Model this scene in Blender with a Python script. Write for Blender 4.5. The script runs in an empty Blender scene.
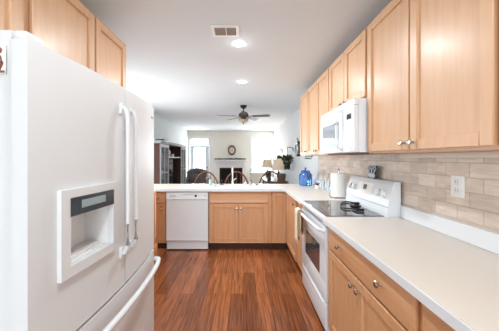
import bpy, bmesh, math, random
from mathutils import Vector, Matrix
random.seed(7)
PI = math.pi
scene = bpy.context.scene
COL = scene.collection
CAMH = 1.36
# ------------------------------------------------------------------ camera
cam_d = bpy.data.cameras.new('camera'); cam = bpy.data.objects.new('camera', cam_d); COL.objects.link(cam)
cam.location = (0, 0, CAMH); cam.rotation_euler = (PI/2, 0, 0)
cam_d.sensor_width = 36; cam_d.lens = 36*250/499
cam_d.shift_x = 6/499; cam_d.shift_y = -7.5/499
cam_d.clip_start = 0.05
scene.camera = cam
# ------------------------------------------------------------------ world, exposure
w = bpy.data.worlds.new('world'); scene.world = w; w.use_nodes = True
bg = w.node_tree.nodes['Background']; bg.inputs[0].default_value = (0.93, 0.97, 1, 1); bg.inputs[1].default_value = 2.2
vs = scene.view_settings
vs.view_transform = 'Standard'; vs.look = 'None'; vs.gamma = 1; vs.use_curve_mapping = False
vs.exposure = 0.33
# ------------------------------------------------------------------ daylight through the far window and door, and two added openings
def area(name, loc, rot, sx, sy, power, color=(1, 1, 1), shape='RECTANGLE', spread=None):
    d = bpy.data.lights.new(name, 'AREA'); d.shape = shape; d.size = sx
    if shape == 'RECTANGLE': d.size_y = sy
    d.energy = power; d.color = color
    if spread: d.spread = spread
    o = bpy.data.objects.new(name, d); COL.objects.link(o); o.location = loc; o.rotation_euler = rot
    return o
area('daylight_far_window', (0.70, 10.12, 1.45), (-PI/2, 0, 0), 0.80, 1.3, 60, (0.95, 0.98, 1))
area('daylight_patio_door', (-1.73, 10.12, 1.25), (-PI/2, 0, 0), 0.75, 1.7, 60, (0.95, 0.98, 1))
area('added_side_light', (-2.32, 3.95, 1.25), (0, -PI/2, 0.5), 1.7, 2.2, 27, (0.95, 0.98, 1))  # added light at the unseen left opening, brightens peninsula and living room
area('added_rear_light', (-0.15, -3.75, 1.35), (PI/2, 0, 0), 2.0, 1.9, 66, (.90, 0.97, 1))  # added light from behind the camera, at the unseen rear opening
# ------------------------------------------------------------------ materials
def srgb(r, g, b):
    f = lambda c: (c/255/12.92) if c/255 <= 0.04045 else ((c/255+0.055)/1.055)**2.4
    return (f(r), f(g), f(b), 1)
def mat(name, color, rough=0.5, metal=0.0, noise=0.0, nscale=20, trans=0.0, emit=0, spec=None, coat=0, alpha=1, bump=0.0):
    m = bpy.data.materials.new(name); m.use_nodes = True
    nt = m.node_tree; b = nt.nodes['Principled BSDF']
    b.inputs['Base Color'].default_value = color
    b.inputs['Roughness'].default_value = rough; b.inputs['Metallic'].default_value = metal
    b.inputs['Transmission Weight'].default_value = trans
    b.inputs['Coat Weight'].default_value = coat
    if spec is not None: b.inputs['Specular IOR Level'].default_value = spec
    if emit: b.inputs['Emission Color'].default_value = color; b.inputs['Emission Strength'].default_value = emit
    if alpha < 1: b.inputs['Alpha'].default_value = alpha
    tc = nt.nodes.new('ShaderNodeTexCoord'); nz = nt.nodes.new('ShaderNodeTexNoise')
    nz.inputs['Scale'].default_value = nscale; nz.inputs['Detail'].default_value = 4
    nt.links.new(tc.outputs['Object'], nz.inputs['Vector'])
    if noise:
        mx = nt.nodes.new('ShaderNodeMix'); mx.data_type = 'RGBA'
        mx.inputs[6].default_value = tuple(c*(1-noise) for c in color[:3])+(1,)
        mx.inputs[7].default_value = tuple(min(1, c*(1+noise)) for c in color[:3])+(1,)
        nt.links.new(nz.outputs['Fac'], mx.inputs[0]); nt.links.new(mx.outputs[2], b.inputs['Base Color'])
    if bump:
        bp = nt.nodes.new('ShaderNodeBump'); bp.inputs['Strength'].default_value = bump; bp.inputs['Distance'].default_value = 0.004
        nt.links.new(nz.outputs['Fac'], bp.inputs['Height']); nt.links.new(bp.outputs[0], b.inputs['Normal'])
    return m
def wood(name, c1, c2, rough=0.4, scale=(14, 14, 1.2), coat=0.15):
    m = bpy.data.materials.new(name); m.use_nodes = True
    nt = m.node_tree; b = nt.nodes['Principled BSDF']; L = nt.links.new
    tc = nt.nodes.new('ShaderNodeTexCoord'); mp = nt.nodes.new('ShaderNodeMapping')
    mp.inputs['Scale'].default_value = scale
    nz = nt.nodes.new('ShaderNodeTexNoise'); nz.inputs['Scale'].default_value = 2.2; nz.inputs['Detail'].default_value = 6; nz.inputs['Distortion'].default_value = 0.4
    cr = nt.nodes.new('ShaderNodeValToRGB'); cr.color_ramp.elements[0].position = 0.3; cr.color_ramp.elements[0].color = c1
    cr.color_ramp.elements[1].position = 0.72; cr.color_ramp.elements[1].color = c2
    L(tc.outputs['Object'], mp.inputs['Vector']); L(mp.outputs[0], nz.inputs['Vector']); L(nz.outputs['Fac'], cr.inputs[0]); L(cr.outputs[0], b.inputs['Base Color'])
    b.inputs['Roughness'].default_value = rough; b.inputs['Coat Weight'].default_value = coat; b.inputs['Coat Roughness'].default_value = 0.25
    return m
M = {}
M['maple'] = wood('maple', srgb(211, 167, 129), srgb(220, 180, 143), 0.38)
M['maple_shaded'] = wood('maple_shaded', srgb(203, 149, 106), srgb(215, 164, 121), 0.4)  # same maple, with the dimmer light on the base cabinets put into its colour
M['maple_shaded_h'] = wood('maple_shaded_h', srgb(203, 149, 106), srgb(215, 164, 121), 0.4, scale=(1.5, 1.5, 16))  # horizontal grain for base drawers, same dimmer light put into the colour
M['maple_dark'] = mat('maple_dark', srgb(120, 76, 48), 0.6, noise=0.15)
M['toe'] = mat('toe', srgb(70, 46, 36), 0.7)
M['white_wall'] = mat('white_wall', srgb(218, 224, 225), 0.8, noise=0.01, nscale=3)
M['beige_wall'] = mat('beige_wall', srgb(236, 230, 218), 0.8, noise=0.01, nscale=3)
M['ceiling'] = mat('ceiling', srgb(224, 229, 233), 0.85, noise=0.01, nscale=3)
M['trim'] = mat('trim', srgb(240, 241, 240), 0.45)
M['fridge'] = mat('fridge', srgb(222, 225, 227), 0.42, coat=0.0, spec=0.35, noise=0.008, nscale=60, bump=0.02)
M['appliance'] = mat('appliance', srgb(230, 235, 240), 0.25, coat=0.2)
M['appliance_grey'] = mat('appliance_grey', srgb(200, 202, 204), 0.4)
M['gasket'] = mat('gasket', srgb(120, 120, 120), 0.7)
M['cavity'] = mat('cavity', srgb(240, 241, 242), 0.4)
M['black_glass'] = mat('black_glass', srgb(28, 32, 38), 0.06, coat=0.5)
M['oven_glass'] = mat('oven_glass', srgb(70, 72, 76), 0.08, coat=0.5)
M['mw_glass'] = mat('mw_glass', srgb(150, 158, 165), 0.08, coat=0.6)
M['lcd'] = mat('lcd', srgb(150, 165, 170), 0.3)
M['black'] = mat('black', srgb(22, 22, 24), 0.35)
M['panel_dark'] = mat('panel_dark', srgb(48, 54, 60), 0.15)
M['nickel'] = mat('nickel', srgb(190, 186, 180), 0.25, metal=1.0)
M['chrome'] = mat('chrome', srgb(215, 217, 220), 0.1, metal=1.0)
M['counter'] = mat('counter', srgb(227, 219, 209), 0.35, noise=0.05, nscale=220)
M['counter_edge'] = mat('counter_edge', srgb(228, 231, 235), 0.4, noise=0.02, nscale=220)
M['paper'] = mat('paper', srgb(240, 239, 236), 0.9, noise=0.03, nscale=80, bump=0.2)
M['plate_white'] = mat('plate_white', srgb(238, 237, 234), 0.4)
M['blue_glass'] = mat('blue_glass', srgb(110, 160, 232), 0.05, trans=0.85)
M['clear_glass'] = mat('clear_glass', srgb(232, 242, 245), 0.03, trans=0.95)
M['window_glass'] = mat('window_glass', (1, 1, 1, 1), 0.0, trans=1.0, alpha=0.15)
M['dark_wood'] = wood('dark_wood', srgb(52, 26, 20), srgb(78, 40, 30), 0.7, coat=0)
M['chair_wood'] = wood('chair_wood', srgb(110, 66, 48), srgb(140, 88, 64), 0.4)
M['chair_dark'] = wood('chair_dark', srgb(70, 52, 46), srgb(92, 68, 60), 0.4)
M['sofa'] = mat('sofa', srgb(112, 110, 110), 0.95, noise=0.12, nscale=60, bump=0.3)
M['sofa_light'] = mat('sofa_light', srgb(205, 206, 208), 0.95, noise=0.08, nscale=30)
M['lampshade'] = mat('lampshade', srgb(243, 222, 194), 0.8, noise=0.05, nscale=40)
M['bronze'] = mat('bronze', srgb(60, 48, 40), 0.4, metal=0.5)
M['fan_body'] = mat('fan_body', srgb(88, 72, 62), 0.35, metal=0.4)
M['fan_blade'] = wood('fan_blade', srgb(62, 60, 60), srgb(86, 84, 84), 0.5)
M['frosted'] = mat('frosted', srgb(188, 172, 148), 0.5)
M['leaf'] = mat('leaf', srgb(58, 66, 44), 0.6, noise=0.4, nscale=25)
M['leaf_light'] = mat('leaf_light', srgb(96, 116, 72), 0.6, noise=0.3, nscale=25)
M['soil_pot'] = mat('soil_pot', srgb(60, 48, 40), 0.8)
M['pewter'] = mat('pewter', srgb(150, 156, 160), 0.35, metal=0.6, noise=0.15, nscale=30)
M['firebrick'] = mat('firebrick', srgb(42, 36, 34), 0.9, noise=0.3, nscale=30)
M['log'] = mat('log', srgb(88, 58, 42), 0.9, noise=0.4, nscale=30)
M['picture'] = mat('picture', srgb(215, 228, 240), 0.5, noise=0.08, nscale=12)
M['towel'] = mat('towel', srgb(222, 208, 184), 0.95, noise=0.12, nscale=50, bump=0.3)
M['towel2'] = mat('towel2', srgb(150, 130, 98), 0.95, noise=0.12, nscale=50, bump=0.3)
M['wicker'] = mat('wicker', srgb(112, 86, 68), 0.8, noise=0.35, nscale=90, bump=0.5)
M['magnet_brown'] = mat('magnet_brown', srgb(140, 88, 62), 0.6)
M['light_bar'] = mat('light_bar', srgb(222, 212, 202), 0.5)
M['soap'] = mat('soap', srgb(172, 192, 190), 0.3)
M['bulb'] = mat('bulb', srgb(255, 252, 245), 0.5, emit=9)
M['vent_grey'] = mat('vent_grey', srgb(165, 156, 148), 0.5)
M['vent_dark'] = mat('vent_dark', srgb(88, 80, 74), 0.7)
M['book'] = mat('book', srgb(120, 60, 52), 0.7)
M['screen'] = mat('screen', srgb(24, 28, 34), 0.08, coat=0.4)
M['cab_glass'] = mat('cab_glass', srgb(200, 215, 222), 0.04, alpha=.22)
M['cab_trim'] = mat('cab_trim', srgb(150, 150, 153), 0.5)
M['ceramic'] = mat('ceramic', srgb(200, 206, 214), 0.35, noise=0.3, nscale=70)
M['red'] = mat('red', srgb(160, 60, 50), 0.5)

def floor_mat():
    m = bpy.data.materials.new('wood_floor'); m.use_nodes = True
    nt = m.node_tree; b = nt.nodes['Principled BSDF']; L = nt.links.new
    tc = nt.nodes.new('ShaderNodeTexCoord'); mp = nt.nodes.new('ShaderNodeMapping'); mp.inputs['Rotation'].default_value = (0, 0, PI/2)
    br = nt.nodes.new('ShaderNodeTexBrick'); br.offset = 0.37
    br.inputs['Color1'].default_value = srgb(128, 74, 44); br.inputs['Color2'].default_value = srgb(176, 108, 66); br.inputs['Mortar'].default_value = srgb(62, 34, 22)
    br.inputs['Scale'].default_value = 1; br.inputs['Mortar Size'].default_value = 0.0016; br.inputs['Mortar Smooth'].default_value = 0.2
    br.inputs['Brick Width'].default_value = 1.25; br.inputs['Row Height'].default_value = 0.127
    L(tc.outputs['Object'], mp.inputs['Vector']); L(mp.outputs[0], br.inputs['Vector'])
    m2 = nt.nodes.new('ShaderNodeMapping'); m2.inputs['Scale'].default_value = (30, 1.6, 1)
    nz = nt.nodes.new('ShaderNodeTexNoise'); nz.inputs['Scale'].default_value = 2.0; nz.inputs['Detail'].default_value = 7; nz.inputs['Distortion'].default_value = 0.6
    L(tc.outputs['Object'], m2.inputs['Vector']); L(m2.outputs[0], nz.inputs['Vector'])
    cr = nt.nodes.new('ShaderNodeValToRGB'); cr.color_ramp.elements[0].position = 0.28; cr.color_ramp.elements[0].color = (0.36, 0.30, 0.27, 1)
    cr.color_ramp.elements[1].position = 0.68; cr.color_ramp.elements[1].color = (1.15, 1.1, 1.05, 1)
    L(nz.outputs['Fac'], cr.inputs[0])
    mx = nt.nodes.new('ShaderNodeMix'); mx.data_type = 'RGBA'; mx.blend_type = 'MULTIPLY'; mx.inputs[0].default_value = 1
    L(br.outputs['Color'], mx.inputs[6]); L(cr.outputs[0], mx.inputs[7]); L(mx.outputs[2], b.inputs['Base Color'])
    b.inputs['Roughness'].default_value = 0.17
    return m
M['floor'] = floor_mat()
def tile_mat():
    m = bpy.data.materials.new('travertine_tile'); m.use_nodes = True
    nt = m.node_tree; b = nt.nodes['Principled BSDF']; L = nt.links.new
    tc = nt.nodes.new('ShaderNodeTexCoord'); sp = nt.nodes.new('ShaderNodeSeparateXYZ'); cb = nt.nodes.new('ShaderNodeCombineXYZ')
    L(tc.outputs['Object'], sp.inputs[0]); L(sp.outputs['Y'], cb.inputs['X']); L(sp.outputs['Z'], cb.inputs['Y'])
    br = nt.nodes.new('ShaderNodeTexBrick'); br.offset = 0.5
    br.inputs['Color1'].default_value = srgb(207, 192, 179); br.inputs['Color2'].default_value = srgb(228, 216, 205); br.inputs['Mortar'].default_value = srgb(184, 172, 158)
    br.inputs['Scale'].default_value = 1; br.inputs['Mortar Size'].default_value = 0.0022; br.inputs['Mortar Smooth'].default_value = 0.3
    br.inputs['Brick Width'].default_value = 0.155; br.inputs['Row Height'].default_value = 0.0785
    L(cb.outputs[0], br.inputs['Vector'])
    nz = nt.nodes.new('ShaderNodeTexNoise'); nz.inputs['Scale'].default_value = 14; nz.inputs['Detail'].default_value = 8; nz.inputs['Distortion'].default_value = 0.8
    m2 = nt.nodes.new('ShaderNodeMapping'); m2.inputs['Scale'].default_value = (1, 0.5, 2.2)
    L(tc.outputs['Object'], m2.inputs['Vector']); L(m2.outputs[0], nz.inputs['Vector'])
    cr = nt.nodes.new('ShaderNodeValToRGB'); cr.color_ramp.elements[0].position = 0.3; cr.color_ramp.elements[0].color = (0.82, 0.79, 0.76, 1)
    cr.color_ramp.elements[1].position = 0.62; cr.color_ramp.elements[1].color = (1.04, 1.03, 1.02, 1)
    L(nz.outputs['Fac'], cr.inputs[0])
    mx = nt.nodes.new('ShaderNodeMix'); mx.data_type = 'RGBA'; mx.blend_type = 'MULTIPLY'; mx.inputs[0].default_value = 1
    L(br.outputs['Color'], mx.inputs[6]); L(cr.outputs[0], mx.inputs[7]); L(mx.outputs[2], b.inputs['Base Color'])
    bp = nt.nodes.new('ShaderNodeBump'); bp.inputs['Strength'].default_value = 0.5; bp.inputs['Distance'].default_value = 0.003; bp.invert = True
    L(br.outputs['Fac'], bp.inputs['Height']); L(bp.outputs[0], b.inputs['Normal'])
    b.inputs['Roughness'].default_value = 0.45
    return m
M['tile'] = tile_mat()

# ------------------------------------------------------------------ mesh builder
class MB:
    """collects shapes in a frame (u, w, z): M maps them to world"""
    def __init__(s, mtx=None):
        s.bm = bmesh.new(); s.m = mtx or Matrix.Identity(4)
    def _fin(s, verts):
        for v in verts: v.co = s.m @ v.co
    def box(s, a, b, bev=0.0, seg=2):
        x0, x1 = sorted((a[0], b[0])); y0, y1 = sorted((a[1], b[1])); z0, z1 = sorted((a[2], b[2]))
        r = bmesh.ops.create_cube(s.bm, size=1); vs_ = r['verts']
        for v in vs_: v.co = Vector((x0+(v.co.x+.5)*(x1-x0), y0+(v.co.y+.5)*(y1-y0), z0+(v.co.z+.5)*(z1-z0)))
        s._fin(vs_)
        if bev:
            es = list({e for v in vs_ for e in v.link_edges})
            bmesh.ops.bevel(s.bm, geom=es, offset=bev, segments=seg, affect='EDGES', profile=0.6)
        return s
    def lathe(s, c, prof, axis='z', seg=24):
        """prof: (radius, height) list along axis from c"""
        rings = []
        for r, h in prof:
            ring = []
            for k in range(seg):
                a = 2*PI*k/seg; p = (r*math.cos(a), r*math.sin(a), h)
                if axis == 'x': p = (p[2], p[0], p[1])
                if axis == 'y': p = (p[0], p[2], p[1])
                ring.append(s.bm.verts.new(s.m @ (Vector(c)+Vector(p))))
            rings.append(ring)
        for i in range(len(rings)-1):
            for k in range(seg):
                f = s.bm.faces.new((rings[i][k], rings[i][(k+1) % seg], rings[i+1][(k+1) % seg], rings[i+1][k])); f.smooth = True
        for rg in (rings[0], rings[-1]):
            try: s.bm.faces.new(rg)
            except Exception: pass
        return s
    def tube(s, pts, r, seg=8, flat=1.0, closed=False):
        pts = [Vector(p) for p in pts]; n = len(pts); rings = []
        rr = r if isinstance(r, (list, tuple)) else [r]*n
        up = Vector((0, 0, 1))
        for i, p in enumerate(pts):
            if closed: t = pts[(i+1) % n]-pts[i-1]
            else: t = pts[min(i+1, n-1)]-pts[max(i-1, 0)]
            t.normalize()
            a = up.cross(t)
            if a.length < 0.05: a = Vector((1, 0, 0)).cross(t)
            a.normalize(); b = t.cross(a).normalized()
            rings.append([s.bm.verts.new(s.m @ (p+a*rr[i]*math.cos(2*PI*k/seg)+b*rr[i]*flat*math.sin(2*PI*k/seg))) for k in range(seg)])
        for i in range(n if closed else n-1):
            A = rings[i]; B = rings[(i+1) % n]
            for k in range(seg):
                f = s.bm.faces.new((A[k], A[(k+1) % seg], B[(k+1) % seg], B[k])); f.smooth = True
        if not closed:
            s.bm.faces.new(rings[0]); s.bm.faces.new(rings[-1])
        return s
    def prism(s, prof, a0, a1, axis='y'):
        """closed polygon prof extruded along axis from a0 to a1; prof in the two other axes"""
        def P(p, a):
            if axis == 'y': return (p[0], a, p[1])
            if axis == 'x': return (a, p[0], p[1])
            return (p[0], p[1], a)
        A = [s.bm.verts.new(s.m @ Vector(P(p, a0))) for p in prof]; B = [s.bm.verts.new(s.m @ Vector(P(p, a1))) for p in prof]
        n = len(prof)
        for k in range(n): s.bm.faces.new((A[k], A[(k+1) % n], B[(k+1) % n], B[k]))
        s.bm.faces.new(A); s.bm.faces.new(B)
        return s
    def ball(s, c, r, sc=(1, 1, 1), sub=2):
        rr = bmesh.ops.create_icosphere(s.bm, subdivisions=sub, radius=r)
        for v in rr['verts']:
            v.co = s.m @ (Vector(c)+Vector((v.co.x*sc[0], v.co.y*sc[1], v.co.z*sc[2])))
            for f in v.link_faces: f.smooth = True
        return s
    def build(s, name, m, parent=None, base=None):
        bmesh.ops.recalc_face_normals(s.bm, faces=s.bm.faces)
        if parent is not None:
            off = root_loc(parent)
        else:
            off = Vector(base) if base is not None else Vector((0, 0, 0))
        if off.length > 0: bmesh.ops.translate(s.bm, verts=s.bm.verts, vec=-off)
        me = bpy.data.meshes.new(name); s.bm.to_mesh(me); s.bm.free(); me.materials.append(m)
        me.set_sharp_from_angle(angle=math.radians(38))
        o = bpy.data.objects.new(name, me); COL.objects.link(o)
        if parent is not None: o.parent = parent
        else: o.location = off
        return o
def root_loc(o):
    while o.parent: o = o.parent
    return Vector(o.location)
def thing(name, label, cat, loc, group=None):
    o = bpy.data.objects.new(name, None); COL.objects.link(o); o.location = loc
    o.empty_display_size = 0.1
    return tag(o, label, cat, group)
def tag(o, label, cat, group=None):
    o['label'] = label; o['category'] = cat
    if group: o['group'] = group
    return o
def struct(o): o['kind'] = 'structure'; return o
def center_base(mb):
    xs = [v.co.x for v in mb.bm.verts]; ys = [v.co.y for v in mb.bm.verts]; zs = [v.co.z for v in mb.bm.verts]
    return ((min(xs)+max(xs))/2, (min(ys)+max(ys))/2, min(zs))
def single(mb, name, m, label, cat, group=None):
    return tag(mb.build(name, m, base=center_base(mb)), label, cat, group)
def copy_tree(o, parent=None):
    c = o.copy(); COL.objects.link(c)
    if parent: c.parent = parent
    for ch in list(o.children):
        copy_tree(ch, c)
    return c
# frames: right run faces -X (u = +Y, w = outward = -X); left run faces +X; peninsula faces -Y
def FR(x): return Matrix(((0, -1, 0, x), (1, 0, 0, 0), (0, 0, 1, 0), (0, 0, 0, 1)))
def FL(x): return Matrix(((0, 1, 0, x), (1, 0, 0, 0), (0, 0, 1, 0), (0, 0, 0, 1)))
def FP(y): return Matrix(((1, 0, 0, 0), (0, -1, 0, y), (0, 0, 1, 0), (0, 0, 0, 1)))

# ------------------------------------------------------------------ room shell
WR, WLK, WL, YB, YR, ZC = 1.20, -1.58, -2.2, 9.9, -3.5, 2.44
struct(MB().box((WL-.1, YR-.1, -.1), (WR+.1, YB+.15, 0)).build('floor', M['floor']))
struct(MB().box((WL-.1, YR-.1, ZC), (WR+.1, YB+.15, ZC+.1)).build('ceiling', M['ceiling']))
struct(MB().box((WR, YR-.1, 0), (WR+.1, YB+.15, ZC)).build('wall_right', M['white_wall']))
# left wall of the living room, with an added, unseen opening that lets light in
b = MB(); SY0, SY1, SZ0, SZ1 = 2.8, 5.1, .35, 2.15
b.box((WL-.1, 2.2, 0), (WL, SY0, ZC)); b.box((WL-.1, SY1, 0), (WL, YB+.15, ZC)); b.box((WL-.1, SY0, 0), (WL, SY1, SZ0)); b.box((WL-.1, SY0, SZ1), (WL, SY1, ZC))
struct(b.build('wall_left', M['white_wall']))
struct(MB().box((WL-.1, YR-.1, 0), (WLK, 2.2, ZC)).build('wall_kitchen_left', M['white_wall']))
# far wall with patio door, transom and window
DX0, DX1, DZ, TZ0, TZ1 = -2.13, -1.36, 1.86, 1.90, 2.15
WX0, WX1, WZ0, WZ1 = 0.33, 1.12, 0.78, 2.15
b = MB()
b.box((WL, YB, 0), (DX0, YB+.15, ZC)); b.box((DX0, YB, TZ1), (DX1, YB+.15, ZC)); b.box((DX0, YB, DZ), (DX1, YB+.15, TZ0))
b.box((DX1, YB, 0), (WX0, YB+.15, ZC)); b.box((WX0, YB, WZ1), (WX1, YB+.15, ZC)); b.box((WX0, YB, 0), (WX1, YB+.15, WZ0))
b.box((WX1, YB, 0), (WR, YB+.15, ZC))
struct(b.build('wall_far', M['beige_wall']))
# rear wall (behind the camera) with one big opening added to let light in
RX0, RX1, RZ0, RZ1 = -1.15, 0.85, 0.4, 2.3
b = MB()
b.box((WLK, YR-.1, 0), (RX0, YR, ZC)); b.box((RX1, YR-.1, 0), (WR, YR, ZC)); b.box((RX0, YR-.1, 0), (RX1, YR, RZ0)); b.box((RX0, YR-.1, RZ1), (RX1, YR, ZC))
struct(b.build('wall_rear', M['white_wall']))
# door
M['door_paint'] = mat('door_paint', srgb(205, 213, 220), 0.5)
d = thing('door_1', 'white glazed patio door in the far wall, left of the fireplace', 'door', ((DX0+DX1)/2, YB+.05, 0)); struct(d)
b = MB(); g0, g1 = -1.97, -1.52
b.box((DX0+.01, YB+.03, .01), (g0, YB+.07, DZ-.01)).box((g1, YB+.03, .01), (DX1-.01, YB+.07, DZ-.01))
b.box((g0, YB+.03, .01), (g1, YB+.07, .25)).box((g0, YB+.03, 1.77), (g1, YB+.07, DZ-.01))
b.build('door_frame', M['door_paint'], d)
MB().box((g0, YB+.045, .25), (g1, YB+.052, 1.77)).build('pane', M['window_glass'], d)
MB().lathe((-1.44, YB+.03, 1.0), [(.012, 0), (.012, -.04), (.03, -.05), (.03, -.08), (0.004, -.09)], 'y', 12).build('door_knob', M['nickel'], d)
def window(name, x0, x1, z0, z1, label, mull=True):
    t = thing(name, label, 'window', ((x0+x1)/2, YB+.05, z0)); struct(t)
    b = MB(); f = .045
    b.box((x0, YB+.03, z0), (x0+f, YB+.09, z1)).box((x1-f, YB+.03, z0), (x1, YB+.09, z1)).box((x0+f, YB+.03, z0), (x1-f, YB+.09, z0+f)).box((x0+f, YB+.03, z1-f), (x1-f, YB+.09, z1))
    if mull: b.box((x0+f, YB+.035, (z0+z1)/2-.02), (x1-f, YB+.085, (z0+z1)/2+.02))
    b.build('window_frame', M['trim'], t)
    MB().box((x0+f, YB+.055, z0+f), (x1-f, YB+.06, z1-f)).build('pane', M['window_glass'], t)
    return t
window('window_1', WX0, WX1, WZ0, WZ1, 'bright sash window in the far wall behind the table lamps')
window('window_2', DX0, DX1, TZ0, TZ1, 'narrow transom window above the patio door', False)
# casings
def casing(name, x0, x1, z0, z1, sill=True, tw=.06):
    b = MB()
    b.box((x0-tw, YB-.02, z0), (x0, YB-.0005, z1+tw), .004).box((x1, YB-.02, z0), (x1+tw, YB-.0005, z1+tw), .004).box((x0, YB-.02, z1), (x1, YB-.0005, z1+tw), .004)
    if sill: b.box((x0-tw-.02, YB-.05, z0-.04), (x1+tw, YB-.0005, z0), .004)
    struct(b.build(name, M['trim']))
casing('trim_1', DX0, DX1, 0, TZ1, False, .055)
casing('trim_2', WX0, WX1, WZ0, WZ1, True, .06)
struct(MB().box((DX0, YB-.02, DZ), (DX1, YB-.0005, TZ0), .003).build('trim_3', M['trim']))
# baseboards
struct(MB().box((WL, 2.2, 0), (WL+.015, YB-.03, .11), .004).build('baseboard_left', M['trim']))
struct(MB().box((WR-.015, 4.35, 0), (WR, YB, .11), .004).build('baseboard_right', M['trim']))
struct(MB().box((-1.28, YB-.015, 0), (-1.2, YB-.0005, .11), .004).build('baseboard_far', M['trim']))
# tiled backsplash
struct(MB().box((WR-.008, -.4, .90), (WR-.0003, 4.0, 1.42)).build('trim_4', M['tile']))

# ------------------------------------------------------------------ cabinets
def panel_front(mb, u0, u1, z0, z1, w0=0.0, th=.02, fw=.055):
    """framed door with a recessed flat panel"""
    if u1-u0 < .14: fw = min(fw, (u1-u0)*.25)
    bv = .0035
    mb.box((u0, w0, z0), (u0+fw, w0+th, z1), bv, 1).box((u1-fw, w0, z0), (u1, w0+th, z1), bv, 1)
    mb.box((u0+fw, w0, z0), (u1-fw, w0+th, z0+fw), bv, 1).box((u0+fw, w0, z1-fw), (u1-fw, w0+th, z1), bv, 1)
    mb.box((u0+fw-.003, w0, z0+fw-.003), (u1-fw+.003, w0+th-.013, z1-fw+.003))
def knob(F, u, w0, z, parent):
    mb = MB(F)
    mb.lathe((u, w0, z), [(.007, 0), (.006, .012), (.009, .016), (.0155, .020), (.0165, .025), (.013, .030), (.003, .032)], 'y', 14)
    mb.build('knob', M['nickel'], parent)
def cabinet(F, u0, u1, depth, z0, z1, items, label, toe=False, wm='maple', group=None):
    p = F @ Vector(((u0+u1)/2, -depth/2, z0 if not toe else 0))
    t = thing('wall_cabinet' if not toe else 'base_cabinet', label, 'cabinet', p, group)
    g = .0008
    b = MB(F)
    if 'sink' in label: b.box((u0+g, -.02, z0), (u1-g, 0, z1), .001, 1).box((u0+g, -depth, z0), (u0+g+.018, -.02, z1)).box((u1-g-.018, -depth, z0), (u1-g, -.02, z1)).box((u0+g+.018, -depth, z0), (u1-g-.018, -.02, z0+.02))
    else: b.box((u0+g, -depth, z0), (u1-g, 0, z1), .001, 1)
    b.build('body', M[wm], t)
    if toe: MB(F).box((u0+g, -depth, 0), (u1-g, -.07, z0-.0005)).build('toe_kick', M['toe'], t)
    for it in items:
        kind, a, c, zz0, zz1, kn = it
        mb = MB(F)
        if kind == 'door': panel_front(mb, a, c, zz0, zz1, .0005); o = mb.build('door', M[wm], t)
        else:
            mb.box((a, .0005, zz0), (c, .0205, zz1), .004, 2); o = mb.build('drawer', M['maple_shaded_h'], t)
        for (ku, kz) in kn: knob(F, ku, .0205, kz, o)
    return t
UF = .905   # carcass front of the right wall cabinets
R = FR(UF); dep = WR-UF-.009
ZU0, ZU1 = 1.392, 2.315
cabinet(R, .04, .868, dep, ZU0, ZU1, [('door', .055, .45, ZU0+.012, ZU1-.012, []), ('door', .46, .855, ZU0+.012, ZU1-.012, [(.49, ZU0+.06)])],
        'maple wall cabinet nearest the camera, at the right edge')
cabinet(R, .869, 1.806, dep, ZU0, ZU1, [('door', .885, 1.332, ZU0+.012, ZU1-.012, [(1.300, ZU0+.05)]), ('door', 1.342, 1.790, ZU0+.012, ZU1-.012, [(1.374, ZU0+.05)])],
        'tall double-door maple wall cabinet above the power outlet, right of microwave')
cabinet(R, 1.807, 2.60, dep, 1.80, ZU1, [('door', 1.822, 2.198, 1.812, ZU1-.012, [(2.165, 1.84)]), ('door', 2.208, 2.585, 1.812, ZU1-.012, [(2.241, 1.84)])],
        'short double-door maple wall cabinet directly above the microwave')
cabinet(R, 2.601, 3.47, dep, ZU0, ZU1, [('door', 2.615, 3.032, ZU0+.012, ZU1-.012, [(3.0, ZU0+.06)]), ('door', 3.042, 3.458, ZU0+.012, ZU1-.012, [(3.074, ZU0+.06)])],
        'double-door maple wall cabinet just beyond the microwave')
cabinet(R, 3.471, 3.92, dep, ZU0, ZU1, [('door', 3.485, 3.905, ZU0+.012, ZU1-.012, [(3.517, ZU0+.06)])],
        'single-door maple wall cabinet at the far end, above blue jar')
# left, above the refrigerator
L_ = FL(-.99)
cabinet(L_, 1.112, 2.08, .585, 1.80, 2.30, [('door', 1.15, 1.632, 1.812, 2.288, []), ('door', 1.650, 2.068, 1.812, 2.288, [])],
        'maple wall cabinet above the refrigerator, the farther one')
cabinet(L_, .10, 1.111, .585, 1.80, 2.30, [('door', .12, .58, 1.812, 2.288, []), ('door', .60, 1.095, 1.812, 2.288, [])],
        'maple wall cabinet above the refrigerator, cut off by left frame edge')
# base cabinets
ZB0, ZB1 = .10, .872
B = FR(.645); bd = WR-.645-.002
def base_std(F, u0, u1, depth, label, group=None):
    m = (u0+u1)/2; e = .018
    cabinet(F, u0, u1, depth, ZB0, ZB1, [('drawer', u0+e, u1-e, .705, .855, [(u0+(u1-u0)*.25, .785), (u0+(u1-u0)*.75, .785)]),
        ('door', u0+e, m-.002, .115, .69, [(m-.035, .64)]), ('door', m+.002, u1-e, .115, .69, [(m+.035, .64)])], label, True, 'maple_shaded', group)
base_std(B, .895, 1.858, bd, 'maple base cabinet with wide drawer and two doors beside the range')
base_std(B, -.10, .894, bd, 'maple base cabinet at the bottom right, cut off by the frame')
cabinet(B, 2.642, 3.675, bd, ZB0, ZB1, [('door', 3.0, 3.63, .115, .855, [(3.05, .79)])],
        'maple corner base cabinet between range and peninsula, under the blue jar', True, 'maple_shaded')
P = FP(3.70)
cabinet(P, .415, .643, .565, ZB0, ZB1, [('door', .425, .628, .115, .855, [])], 'narrow full-height-door maple cabinet in the peninsula corner', True, 'maple_shaded')
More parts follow.
